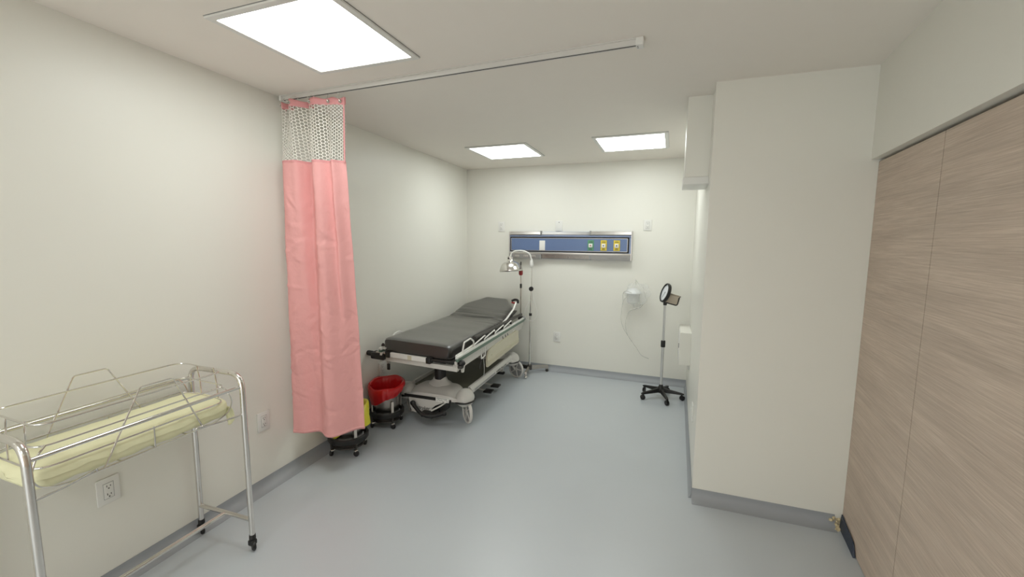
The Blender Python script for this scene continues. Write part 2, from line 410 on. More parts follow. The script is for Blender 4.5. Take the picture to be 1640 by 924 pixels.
# ------------------------------------------------------------------ curtain track
t = thing('curtain_track', 'white curtain track fixed across the ceiling from left wall', 'curtain track', (-2.27, 2.02, H), -.018)
L_ = 2.115
MB().prism([(-.022, -.0005), (-.022, -.006), (-.013, -.006), (-.013, -.027), (-.005, -.027), (-.005, -.022), (.005, -.022), (.005, -.027), (.013, -.027), (.013, -.006), (.022, -.006), (.022, -.0005)], .005, L_-.03, 'x').obj('rail', 'alu', t, smooth=0)
MB().box((.005, -.0045, -.0268), (L_-.03, .0045, -.0225)).obj('slot', 'gap', t, smooth=0)
e = MB().box((L_-.032, -.024, -.033), (L_, .024, -.0006), .003).obj('end_cap', 'white', t)
q = MB()
for dz in (-.007, .007): q.lathe([(.0001, 0), (.003, 0), (.003, .001), (.0001, .001)], 10, Matrix.Translation((L_-.024, dz, -.0335)))
q.obj('screw', 'slot', e)
MB().box((-.004, -.024, -.033), (.012, .024, -.0006), .003).obj('wall_bracket', 'white', t)

# ------------------------------------------------------------------ curtain
top = [(-2.262, 2.018), (-2.240, 1.985), (-2.205, 2.030), (-2.180, 1.990), (-2.150, 1.968), (-2.105, 1.995), (-2.055, 2.035), (-2.045, 2.000), (-1.985, 1.985), (-1.925, 2.005), (-1.870, 2.012), (-1.838, 2.022), (-1.802, 2.030)]
mid = [(-2.288, 2.015), (-2.262, 1.980), (-2.225, 1.968), (-2.175, 1.970), (-2.125, 1.975), (-2.095, 2.015), (-2.045, 2.005), (-2.005, 1.985), (-1.955, 1.990), (-1.915, 2.015), (-1.870, 2.000), (-1.838, 2.020), (-1.806, 2.030)]
hem = [(-2.262, 2.020), (-2.255, 1.965), (-2.214, 1.968), (-2.165, 1.990), (-2.114, 2.035), (-2.072, 2.028), (-2.038, 2.004), (-1.990, 1.990), (-1.955, 2.012), (-1.930, 2.070), (-1.915, 2.125), (-1.895, 2.165), (-1.868, 2.190)]
def cpl(pl):
    s = spline([(x, y, 0) for x, y in pl], 14); return s
TOPZ, NETZ, BANDZ, HEMZ = 2.350, 1.995, 2.312, .280
ct, cm, ch = cpl([(-2.045+(x+2.045)*.96, 2.0+(y-2.0)*1.5) for x, y in top]), cpl([(-2.045+(x+2.045)*.84, 1.995+(y-1.995)*2.1) for x, y in mid]), cpl(hem); NC = len(ct)
def cpt(u, z):
    i = min(NC-2, int(u*(NC-1))); f_ = u*(NC-1)-i
    A = ct[i].lerp(ct[i+1], f_); B = cm[i].lerp(cm[i+1], f_); E = ch[i].lerp(ch[i+1], f_)
    if z > NETZ:
        k = (TOPZ-z)/(TOPZ-NETZ); p = A.lerp(B, k)
    else:
        k = (NETZ-z)/(NETZ-HEMZ); p = B.lerp(E, k**.9)
    w_ = .0035*math.sin(37*u+9*z)*math.sin(5.1*z+3*u)*min(1, max(0, (NETZ-z)*3))
    return Vector((p.x, p.y+w_, z))
O = Vector((-2.05, 2.02, 2.37))
t = thing('hospital_curtain', 'gathered pink hospital curtain with white honeycomb net top hanging by left wall', 'curtain', tuple(O))
random.seed(2)
cre = [(random.random(), random.uniform(.35, 1.8), random.uniform(-.9, .9), random.uniform(.02, .07), random.choice((-1, 1))*random.uniform(.003, .008)) for _ in range(90)]
def cloth(i, j, nu=200, nv=150):
    u = i/(nu-1); z = NETZ-(NETZ-HEMZ)*j/(nv-1); p = cpt(u, z)
    d = 0
    for (cu, cz, sl, ln, am) in cre:
        du = (u-cu)*.6; dz = z-cz
        a = du*math.cos(sl)+dz*math.sin(sl); b_ = -du*math.sin(sl)+dz*math.cos(sl)
        if abs(a) < ln*2 and abs(b_) < .04: d += am*math.exp(-(a/ln)**2-(b_/.009)**2)
    p.y += d
    if j == nv-1: p.z += .003*math.sin(u*11)
    return p-O
mb = MB().grid(lambda i, j: cloth(i, j), 200, 150)
o = mb.obj('cloth', 'pink', t, smooth=80)
md = o.modifiers.new('s', 'SOLIDIFY'); md.thickness = .0016
h = MB().grid(lambda i, j: cpt(i/159, HEMZ+.002+.018*j)-O+Vector((0, -.0022, 0)), 160, 2).obj('hem', 'pink', t, smooth=80)
h.modifiers.new('s', 'SOLIDIFY').thickness = .001
b_ = MB().grid(lambda i, j: cpt(i/159, TOPZ-(TOPZ-BANDZ)*j/3+.004*math.sin(i/159*40)*(j == 0))-O, 160, 4).obj('header_tape', 'pinkband', t, smooth=80)
b_.modifiers.new('s', 'SOLIDIFY').thickness = .002
# honeycomb net: real strands
bm_ = bmesh.new(); uvw = .64; cell = .0108
nx = int(uvw/(cell*1.5)); nz = int((BANDZ-NETZ)/(cell*math.sqrt(3)))+2
vd = {}
def gv(x, z):
    k = (round(x, 4), round(z, 4))
    if k not in vd: vd[k] = bm_.verts.new((x, 0, z))
    return vd[k]
for i in range(nx+1):
    for j in range(-1, nz+1):
        cx_ = i*cell*1.5; cz_ = (j+(i % 2)*.5)*cell*math.sqrt(3)
        try: bm_.faces.new([gv(cx_+cell*math.cos(PI/3*k), cz_+cell*math.sin(PI/3*k)) for k in range(6)])
        except ValueError: pass
bm2 = bmesh.new(); sd = .0028/cell/math.sqrt(3)*2
vm = {v: bm2.verts.new(v.co) for v in bm_.verts}
for f in bm_.faces[:]:
    c0 = f.calc_center_median(); inn = [bm2.verts.new(c0+(v.co-c0)*(1-sd*.62)) for v in f.verts]; ov = [vm[v] for v in f.verts]
    for k in range(6): bm2.faces.new((ov[k], ov[(k+1) % 6], inn[(k+1) % 6], inn[k]))
bm_.free(); bm_ = bm2
zt = BANDZ-NETZ
for v in bm_.verts:
    u = min(1, max(0, v.co.x/uvw)); z = min(BANDZ+.002, max(NETZ-.002, NETZ+v.co.z)); v.co = cpt(u, z)-O
nb = MB(); nb.bm(bm_); o = nb.obj('netting', 'net', t, smooth=0)
o.modifiers.new('s', 'SOLIDIFY').thickness = .0009
# sewn strap down the leading edge of the net
MB().tube([cpt(.965, z)-O+Vector((.012, -.006, 0)) for z in (2.352, 2.25, 2.12, 1.99)], .0045, 8).obj('edge_binding', 'pinkband', t)
MB().grid(lambda i, j: cpt(i/159, NETZ+.006-.012*j)-O+Vector((0, -.0018, 0)), 160, 2).obj('seam', 'pinkband', t)
for u in (.06, .20, .33, .47, .62, .78, .93):
    p = cpt(u, 2.331)-O
    k = MB().lathe([(.0035, -.002), (.009, -.003), (.0105, 0), (.009, .003), (.0035, .002)], 18, Matrix.Translation(p+Vector((0, -.002, 0))) @ Matrix.Rotation(PI/2, 4, 'X')).obj('grommet', 'chrome', t)
    yk = 0
    pts = spline([p+Vector((0, -.005, 0)), p+Vector((0, -.010, .008)), Vector((p.x, (p.y-.0)*.5, .006)), Vector((p.x, 0, .012)), Vector((p.x, 0, .0015+.004))], 5)
    MB().tube(pts, .0014, 6).obj('hook', 'chrome', t)
    MB().box((p.x-.004, -.004, .0), (p.x+.004, .004, .0085), .001).obj('glider', 'white', t)

# ------------------------------------------------------------------ bassinet
t = thing('hospital_bassinet', 'chrome wire newborn bassinet on tubular stand by the left wall', 'bassinet', (XL(1.005)+.21, 1.005-.008, 0), .0385)
ye = .368; xf, xb = .175, -.17
def endframe(y):
    p = fillet([(xf+.006, y, .055), (xf, y, .893), (xb, y, .893), (xb-.003, y, .055)], [0, .075, .075, 0], 10)
    k = MB().tube(p, .0125, 14).obj('end_frame', 'chrome', t)
    MB().tube([(xf, y, .152), (xb, y, .152)], .0105, 12).obj('crossbar', 'chrome', k)
    for sx in (xf+.006, xb-.003):
        c_ = MB().lathe([(.0001, .075), (.0145, .075), (.0155, .055), (.012, .050), (.0001, .050)], 16, Matrix.Translation((sx, y, 0))).obj('caster_socket', 'black', k)
        w_ = MB()
        mx = Matrix.Translation((sx+.012, y-.006, .0215)) @ Matrix.Rotation(R(62 if y > 0 else 20), 4, 'Z') @ Matrix.Rotation(PI/2, 4, 'Y')
        w_.lathe([(.0001, -.009), (.017, -.009), (.0215, -.005), (.0215, .005), (.017, .009), (.0001, .009)], 22, mx)
        w_.box((-.012, -.020, .024), (.018, .012, .052), .006, Matrix.Translation((sx, y, 0)))
        w_.obj('caster', 'black', k)
endframe(ye); endframe(-ye)
MB().tube([(.005, -ye, .150), (.005, ye, .150)], .0105, 12).obj('stretcher_bar', 'chrome', t)
MB().tube([(xf-.004, -ye, .832), (xf-.004, ye, .832)], .0075, 12).obj('side_rail', 'chrome', t)
MB().tube([(xb+.004, -ye, .842), (xb+.004, ye, .842)], .0075, 12).obj('side_rail', 'chrome', t)
# wire basket: three hoops, corner loops, bottom frame
ox0, ox1 = -.153, .128
def hoop(z0, z1, x0, x1, y0, y1, rc, r=.0034):
    # z0 at the wall side, z1 at the room side
    p = [(x0, y0, z0), (x1, y0, z1), (x1, y1, z1), (x0, y1, z0)]
    return MB().tube(fillet(p, rc, 8, True), r, 8, closed=True)
hoop(.932, .918, ox0, ox1, -.318, .318, .06).obj('top_hoop', 'chrome', t)
hoop(.856, .846, ox0, ox1, -.325, .325, .05).obj('middle_hoop', 'chrome', t)
hoop(.786, .772, ox0, ox1, -.330, .322, .06).obj('lower_hoop', 'chrome', t)
bz = .690
for sx in (ox1, ox0):
    for sy in (1, -1):
        p = spline([(sx, sy*.300, .849), (sx+.004*(1 if sx > 0 else -1), sy*.325, .82), (sx+.006*(1 if sx > 0 else -1), sy*.343, .765), (sx, sy*.330, .722), (sx-.002, sy*.295, .700), (sx, sy*.235, .689), (sx, sy*.18, .690)], 6)
        MB().tube(p, .0031, 8).obj('corner_wire', 'chrome', t)
        xl = xf-.002 if sx > 0 else xb+.002
        q = spline([(xl, sy*(ye-.006), .697), (xl-.012*(1 if sx > 0 else -1), sy*.28, .697), (sx+.010*(1 if sx > 0 else -1), sy*.205, .698), (sx+.004*(1 if sx > 0 else -1), sy*.180, .700), (sx, sy*.176, .693)], 6)
        MB().tube(q, .0042, 10).obj('support_arm', 'chrome', t)
    MB().tube([(sx, -.185, bz), (sx, .20, bz)], .0033, 8).obj('bottom_wire', 'chrome', t)
    MB().tube([(sx, .015, bz), (sx+.001, .015, .778)], .0028, 8).obj('upright_wire', 'chrome', t)
for y_ in (-.10, .02, .14):
    MB().tube([(ox0, y_, bz), (ox1, y_, bz)], .003, 8).obj('bottom_wire', 'chrome', t)
for sy in (1, -1):
    for x_ in (-.045, .065):
        MB().tube([(x_, sy*.317, .928), (x_+.004, sy*.3235, .852), (x_+.006, sy*.325, .780)], .003, 8).obj('upright_wire', 'chrome', t)
# trapezoid guards rising above the sides
MB().tube(fillet([(ox1+.004, -.155, .692), (ox1+.006, -.022, .956), (ox1+.006, .096, .956), (ox1+.004, .205, .692)], .012, 5), .0032, 8).obj('guard_wire', 'chrome', t)
MB().tube(fillet([(ox0-.004, -.215, .692), (ox0-.006, -.080, .985), (ox0-.006, .030, .985), (ox0-.004, .175, .692)], .012, 5), .0032, 8).obj('guard_wire', 'chrome', t)
# pad
def pad(i, j):
    nu, nv = 76, 40
    u = i/(nu-1); a = 2*PI*j/(nv-1)
    y = -.348+.708*u
    e_ = min(1, math.sqrt(max(0, 1-abs(2*u-1)**14)))
    ca, sa = math.cos(a), math.sin(a)
    sx_ = math.copysign(abs(ca)**.42, ca); sz_ = math.copysign(abs(sa)**.55, sa)
    hw = .138*e_**.5+.001; hh = .046*e_**.7+.0008
    sag = -.004*math.cos((u-.5)*PI)
    x = -.012+hw*sx_; z = .739+sag+hh*sz_-.006*sx_
    wr = math.sin(y*41+2*math.sin(a*2))*math.sin(a*3+y*9)*.0022+math.sin(y*90+a*5)*.0009
    if sa < 0.2 and sx_ > .3: z += wr*1.5; x += wr
    if sz_ < 0: x *= .96
    return Vector((x, y, z+wr*.6))
o = MB().grid(pad, 76, 40).obj('mattress_pad', 'yellow', t, smooth=80)
o.modifiers.new('s', 'SUBSURF').levels = 1; o.modifiers['s'].render_levels = 1
# loose sheet corners drooping from both ends of the pad
def droop(y0, sy, x0, x1, ln, seed):
    def P(i, j):
        u = i/15; v = j/9
        x = x0+(x1-x0)*u; rip = .007*math.sin(u*9+seed)+.003*math.sin(u*23)
        return Vector((x+.01*v*math.sin(u*6), y0+sy*(.004+.020*math.sin(v*PI*.6))+sy*rip*v, .735-ln*v*(1-.35*math.cos(u*4+seed))+.0))
    o = MB().grid(P, 16, 10).obj('sheet_corner', 'yellow', t, smooth=80); o.modifiers.new('s', 'SOLIDIFY').thickness = .002
droop(.340, 1, .045, .128, .075, 1.0)

# ------------------------------------------------------------------ wheeled kick buckets
def kick_bucket(loc, rz, label, shine):
    t = thing('kick_bucket', label, 'bucket', loc, rz, 'steel kick buckets on casters'); t.scale = (.93, .93, .96)
    MB().lathe([(.0001, .072), (.088, .072), (.096, .080), (.102, .11), (.142, .342), (.148, .348), (.144, .352), (.139, .345), (.099, .112), (.09, .09), (.0001, .085)], 40).obj('bucket', 'steel', t, smooth=50)
    q = [(.134, .101), (.146, .099), (.152, .108), (.152, .136), (.146, .144), (.134, .142), (.134, .101)]
    MB().lathe(q, 48).obj('bumper', 'black', t)
    f = MB()
    f.tube([(.118*math.cos(2*PI*k/32), .118*math.sin(2*PI*k/32), .060) for k in range(32)], .006, 8, closed=True)
    for a in (45, 135): f.tube([(.118*math.cos(R(a)), .118*math.sin(R(a)), .060), (-.118*math.cos(R(a)), -.118*math.sin(R(a)), .060)], .008, 8)
    f.lathe([(.0001, .052), (.106, .052), (.110, .056), (.110, .070), (.104, .074), (.0001, .074)], 40)
    f.obj('base_frame', 'dark', t)
    for a in (45, 135, 225, 315):
        c_, s_ = math.cos(R(a)), math.sin(R(a))
        mx = Matrix.Rotation(R(a), 4, 'Z')
        MB().box((.128, -.011, .138), (.136, .011, .235), .003, mx).obj('clip', 'alu', t)
        h = MB().box((.112, -.014, .034), (.142, .014, .050), .006, mx).obj('caster', 'chrome', t); MB().box((.128, -.008, .048), (.140, .008, .104), .003, mx).obj('strut', 'dark', t)
        MB().lathe([(.0001, -.009), (.017, -.009), (.021, -.006), (.021, .006), (.017, .009), (.0001, .009)], 22, Matrix.Translation((c_*.135, s_*.135, .021)) @ Matrix.Rotation(R(a+40), 4, 'Z') @ Matrix.Rotation(PI/2, 4, 'X')).obj('wheel', 'black', h)
    return t
def liner(name, m, label, cat, loc, rz, low, high, tail=None, tilt=0):
    """bag folded over the bucket rim; low(a)/high(a) give the skirt bottom and the rim height"""
    nu = 96
    prof = [(.002, .120), (.045, .121), (.080, .128), (.094, .17), (.108, .235), (.122, .30), (.129, .345)]
    N0 = len(prof)
    def P(i, j):
        a = 2*PI*i/nu; w = .004*math.sin(a*7+1)+.003*math.sin(a*13)+.002*math.sin(a*29)
        rim = high(a); lo = low(a)
        if j < N0:
            r_, z = prof[j]; r_ -= abs(w)*(j/7)
            if j >= 5: z += (rim-.362)*.5
        elif j == N0: r_, z = .140+w*.3, rim-.006
        elif j == N0+1: r_, z = .152+w*.5, rim
        else:
            k = [0, .10, .40, .72, 1][j-N0-1]; z = rim+(lo-rim)*k
            rb = .096+(z-.09)*.172+.014; r_ = rb+.010*math.sin(PI*k)+abs(w)*(.5+k*.9)
            if tail: r_ += tail(a, k)
        return Vector((r_*math.cos(a), r_*math.sin(a), z))
    o = MB().grid(P, nu, N0+6, wrapu=True).obj(name, m, smooth=80)
    o.modifiers.new('b', 'SUBSURF').levels = 1; o.modifiers['b'].render_levels = 1
    o.location = loc; o.rotation_euler = (0, 0, rz); o.scale = (.93, .93, .96); tag(o, label, cat); return o
ang = lambda a, c_: abs((a-c_+PI) % (2*PI)-PI)
b1 = (-2.172, 2.815, 0)
kick_bucket(b1, R(14), 'steel kick bucket holding the red bag, beside stretcher', 1)
# the red bag sits skewed: its skirt hangs low on the left and rides up on the right
liner('bin_bag', 'red', 'crumpled red plastic bag lining the steel kick bucket', 'plastic bag', b1, 0,
      lambda a: .195+.165*(ang(a, R(235))/PI)**1.1+.008*math.sin(a*5),
      lambda a: .378+.016*math.cos(a-R(105))+.005*math.sin(5*a))
b2 = (-2.150, 2.340, 0)
kick_bucket(b2, R(20), 'steel kick bucket behind the foot of the pink curtain', 1)
liner('bin_bag', 'yellowbag', 'yellow plastic bag sticking out behind the pink curtain hem', 'plastic bag', b2, 0,
      lambda a: .235+.015*math.exp(-(ang(a, R(-5))/.5)**2)-.100*math.exp(-(ang(a, R(250))/.9)**2),
      lambda a: .372+.008*math.sin(3*a), tail=lambda a, k: .085*k*math.exp(-(ang(a, R(-10))/.42)**2))

# ------------------------------------------------------------------ stretcher
TH = .037
t = thing('hospital_stretcher', 'black padded hospital stretcher on wheels against the left wall', 'stretcher', (-1.855, 3.07, 0), TH)
def tz(x, y):       # the deck leans slightly to the room side
    return -.026*(x+.33)/.66
# wheels
def wheel(x, y, az, parent_hood, stem=None):
    """az: heading of the wheel plane measured from +Y towards +X (deg)"""
    st = stem or (x, y)
    f = MB()
    c_ = parent_hood
    rot = Matrix.Rotation(-R(az), 4, 'Z')
    ax_ = rot @ Vector((1, 0, 0))
    mx = Matrix.Translation((x, y, .100)) @ rot @ Matrix.Rotation(PI/2, 4, 'Y')
    k = MB().tube(fillet([(st[0], st[1], .235), (st[0]+ax_.x*.022, st[1]+ax_.y*.022, .195), (x+ax_.x*.024, y+ax_.y*.024, .10)], .02, 4), [.024]*2+[.014]*3+[.010]*2+[.008]*2, 12).obj('caster', 'gwhite', c_)
    return k, mx
def make_wheel(x, y, az, st):
    k, mx = wheel(x, y, az, t, st)
    w_ = MB().lathe([(.088, -.014), (.096, -.013), (.100, -.007), (.100, .007), (.096, .013), (.088, .014), (.084, .010), (.084, -.010), (.088, -.014)], 48, mx)
    w_.obj('tyre', 'gwhite', k, smooth=60)
    MB().lathe([(.0001, -.003), (.086, -.003), (.086, .003), (.0001, .003)], 40, mx).obj('disc', 'grey', k)
    d = MB()
    for s in (1, -1):
        d.lathe([(.0001, s*.014), (.018, s*.014), (.022, s*.004), (.018, s*.003)], 20, mx)
        for q in range(5):
            m2 = mx @ Matrix.Rotation(2*PI*q/5+.3, 4, 'Z')
            d.box((.015, -.006, min(0, s*.010)), (.086, .006, max(0, s*.010)), .002, m2)
    d.obj('spokes', 'gwhite', k)
make_wheel(.300, .0, -45, (.27, .055)); make_wheel(-.285, .06, -49, (-.255, .10))
make_wheel(.318, 1.283, 112, (.262, 1.262)); make_wheel(-.27, 1.28, 20, (-.27, 1.235))
# end hoods (moulded base covers)
def hood(yc, sgn, name='base_hood'):
    """sgn -1: outer lip towards -Y"""
    NX, NP = 61, 15
    def P(i, j):
        x = -.352+.704*i/(NX-1); ax = abs(x)
        dome = math.sqrt(max(0, 1-((ax-.285)/.078)**2)) if abs(ax-.285) < .078 else 0
        mid_ = 1/(1+math.exp((ax-.20)*40))
        zt = .232+.058*mid_
        endf = 1-max(0, (ax-.30)/.054)**3
        zt = .205+(zt-.205)*max(.12, endf)
        ytop = .115*mid_+.075*(1-mid_); yfr = -.115*mid_-.085*(1-mid_)*max(.25, endf)
        ybk = .17*mid_+.10*(1-mid_)*max(.25, endf)
        zl = .205
        prof = [(ybk, zl), (ybk, zl+(zt-zl)*.45), (ybk*.93, zl+(zt-zl)*.82), (ybk*.75, zt-.004), (ybk*.45, zt), (.1*ybk, zt-.004), (yfr*.35, zt-.014*(1+mid_)), (yfr*.62, zt-.030*(1+mid_)), (yfr*.82, zl+(zt-zl)*.55), (yfr*.94, zl+(zt-zl)*.3), (yfr, zl+.012), (yfr, zl), (yfr*.5, zl-.004), (0, zl-.004), (ybk, zl)]
        y_, z_ = prof[j]
        return Vector((x, yc-sgn*y_ if sgn > 0 else yc+y_, z_))
    o = MB().grid(P, NX, NP)
    # close both ends
    o.add([P(0, j) for j in range(NP-1)], [tuple(range(NP-1))]); o.add([P(NX-1, j) for j in range(NP-1)], [tuple(range(NP-1))])
    for sx in (1, -1): o.ball((sx*.280, yc, .218), .078, 14, (1.0, 1.12, 1.0))
    k = o.obj(name, 'gwhite', t, smooth=50)
    return k
h1 = hood(.0, -1)
h2 = hood(1.25, 1)
# black rims under the hood ends
for yc in (0., 1.25):
    for sx in (1, -1):
        MB().lathe([(.0001, .206), (.094, .206), (.098, .200), (.094, .192), (.0001, .192)], 32, Matrix.Translation((sx*.275, yc-.0, 0)) @ Matrix.Diagonal((.9, 1.05, 1, 1))).obj('rim', 'black', h1 if yc < .5 else h2)
# central apron
MB().prism([(-.195, .225), (-.175, .120), (-.160, .086), (-.10, .080), (.010, .078), (.020, .090), (.030, .135), (.065, .165), (.13, .195), (.14, .225)], -.122, -.100, 'y').obj('apron', 'gwhite', h1, smooth=0)
# label stripe on sloped face
def face_pt(x, f_, off=.0015): return Vector((x, -.100-off-.012*(1-f_), .205+.045*f_+.0))
mb = MB(); mb.box((-.232, -.1245, .2095), (.075, -.1185, .2345)); mb.obj('dark_stripe', 'black', h1, smooth=0)
mb = MB(); mb.box((.070, -.1255, .204), (.190, -.1185, .240)); lb = mb.obj('label', 'white', h1, smooth=0)
q = MB()
zz = [.212, .224, .214, .222, .210, .220, .226, .212]
for i in range(7): q.tube([(.082+.014*i, -.1262, zz[i]), (.082+.014*(i+1), -.1262, zz[i+1])], .0011, 5)
q.obj('print', 'ink', lb, smooth=0)
MB().box((.08, -.1262, .2315), (.178, -.1254, .2345)).obj('print', 'ink', lb, smooth=0)
MB().box((.195, -.123, .205), (.206, -.112, .228)).obj('marker', 'black', h1, smooth=0)
cu = bpy.data.curves.new('lettering', 'FONT'); cu.body = 'stryker'; cu.size = .042; cu.extrude = .0006; cu.align_x = 'RIGHT'
cu.materials.append(M['ink']); cu.shear = .2
tmp = bpy.data.objects.new('lettering_curve', cu); tme = bpy.data.meshes.new_from_object(tmp); bpy.data.objects.remove(tmp); tx = bpy.data.objects.new('lettering', tme); C.objects.link(tx); tx.parent = h1; tx.location = (.012, -.1235, .118); tx.rotation_euler = (PI/2, 0, 0)
# central tray between hoods and side sills
MB().box((-.27, .08, .215), (.26, 1.20, .245), .01).obj('base_tray', 'olive', t)
for sx in (1, -1):
    x0 = .262*sx; x1 = .300*sx
    k = MB().prism([(min(x0, x1), .222), (max(x0, x1), .222), (max(x0, x1), .252), (sx*.281, .276), (min(x0, x1), .276)] if sx > 0 else [(min(x0, x1), .222), (max(x0, x1), .222), (max(x0, x1), .276), (sx*.281, .276), (min(x0, x1), .252)], .10, 1.19, 'y').obj('side_sill', 'gwhite', t, smooth=0)
    a_, b2_ = sorted((x1+.0012*sx, x1-.001*sx))
    MB().box((a_, .16, .229), (b2_, .66, .245)).obj('strip', 'grey', k, smooth=0)
    q = MB(); random.seed(5)
    for i in range(9): q.box((a_, .70+i*.035, .228), (b2_, .712+i*.035+.012*random.random(), .236+.012*random.random()))
    q.obj('print', 'ink', k, smooth=0)
# lift columns and their boots
for yc in (.088, 1.16):
    b_ = MB().lathe([(.150, .225), (.128, .270), (.098, .296), (.072, .312), (.060, .335), (.052, .345), (.0001, .345)], 32, Matrix.Translation((0, yc, 0)) @ Matrix.Diagonal((1, .75, 1, 1))).obj('column_boot', 'gwhite', t)
    MB().lathe([(.050, .33), (.050, .50), (.044, .502), (.044, .565)], 32, Matrix.Translation((0, yc, 0))).obj('lift_column', 'black', t)
# pedals
k = MB().tube(spline([(-.135, -.150, .172), (-.10, -.168, .150), (-.04, -.190, .115), (.02, -.195, .100), (.09, -.180, .105), (.16, -.165, .128)], 6), [.018]*6+[.016]*12+[.017]*13, 12).obj('brake_pedal', 'black', t)
MB().ball((-.130, -.153, .172), .024, 10, (1.1, .7, 1)).obj('pad', 'black', k); MB().ball((.165, -.165, .130), .022, 10, (1.2, .7, 1)).obj('pad', 'black', k)
MB().box((-.05, -.175, .070), (.07, -.06, .115), .012).obj('hub', 'black', k)
MB().tube([(.05, -.17, .135), (.11, -.12, .165), (.15, -.09, .195)], .007, 8).obj('pedal_arm', 'gwhite', t)
MB().tube([(-.22, .02, .055), (.02, -.02, .035)], .006, 8).obj('link_rod', 'black', t)
MB().box((-.09, -.06, .07), (.10, .10, .19), .02).obj('gearbox', 'black', t)
for (y_, x_) in ((.62, .215), (.79, .225)):
    k = MB().box((x_-.012, y_-.045, .050), (x_+.075, y_+.045, .068), .006).obj('side_pedal', 'black', t)
    MB().tube([(x_, y_, .060), (x_-.10, y_, .075), (x_-.15, y_+.02, .18)], .008, 8).obj('arm', 'gwhite', k)
k = MB().box((.10, 1.145, .06), (.215, 1.195, .085), .006).obj('side_pedal', 'black', t)
MB().box((.12, 1.16, .08), (.20, 1.185, .205), .006).obj('arm', 'gwhite', k)
# litter frame
def warp(mb, sc=1):
    mb.v = [(v[0], v[1], v[2]+tz(v[0], v[1])*sc) for v in mb.v]; return mb
lf = MB()
lf.box((-.335, -.275, .553), (.340, -.235, .592), .004)
lf.box((-.335, 1.41, .553), (.335, 1.45, .592), .004)
for sx in (1, -1):
    lf.box((min(sx*.30, sx*.335), -.27, .560), (max(sx*.30, sx*.335), 1.45, .605), .005)
for y_ in (.12, .6, 1.1): lf.box((-.31, y_, .553), (.31, y_+.05, .583), .003)
litter = warp(lf).obj('litter_frame', 'gwhite', t, smooth=0)
# corner drop brackets
for sx in (1, -1):
    MB().prism([(-.28, .600), (-.28, .545), (-.20, .535), (-.19, .500), (-.165, .498), (-.15, .545), (1.38, .572), (1.38, .612), (-.28, .612)], min(sx*.335, sx*.350), max(sx*.335, sx*.350), 'x').obj('corner_bracket', 'gwhite', litter, smooth=0)
# end panel (white) with ivory sticker
e = warp(MB().box((-.250, -.292, .596), (.100, -.266, .634), .003)).obj('end_rail', 'white', t, smooth=0)
warp(MB().box((-.085, -.2935, .597), (-.05, -.2915, .633))).obj('sticker', 'ivory', e, smooth=0)
warp(MB().tube([(.09, -.280, .619), (.37, -.280, .628)], .012, 10)).obj('push_bar', 'black', e)
for x_ in (-.265, .105): warp(MB().box((x_-.022, -.305, .592), (x_+.018, -.255, .640), .006)).obj('socket_block', 'black', e)
# foot-end clamp, black knuckle and knob at both corners
k = warp(MB().box((-.430, -.305, .562), (-.300, -.225, .618), .012)).obj('corner_clamp', 'black', t)
warp(MB().lathe([(.0001, -.028), (.019, -.028), (.022, -.02), (.022, .02), (.019, .028), (.0001, .028)], 16, Matrix.Translation((-.455, -.265, .596)) @ Matrix.Rotation(PI/2, 4, 'Y'))).obj('knob', 'black', k)
warp(MB().box((-.385, -.295, .612), (-.29, -.22, .628), .006)).obj('cap', 'steel', k)
warp(MB().box((-.285, -.285, .485), (-.262, -.27, .535), .002)).obj('tab', 'black', k)
k = warp(MB().ball((.380, -.275, .632), .028, 10, (1.1, 1, .8))).obj('corner_clamp', 'black', t)
warp(MB().box((.355, -.305, .590), (.395, -.255, .618), .01)).obj('knob', 'dark', k)
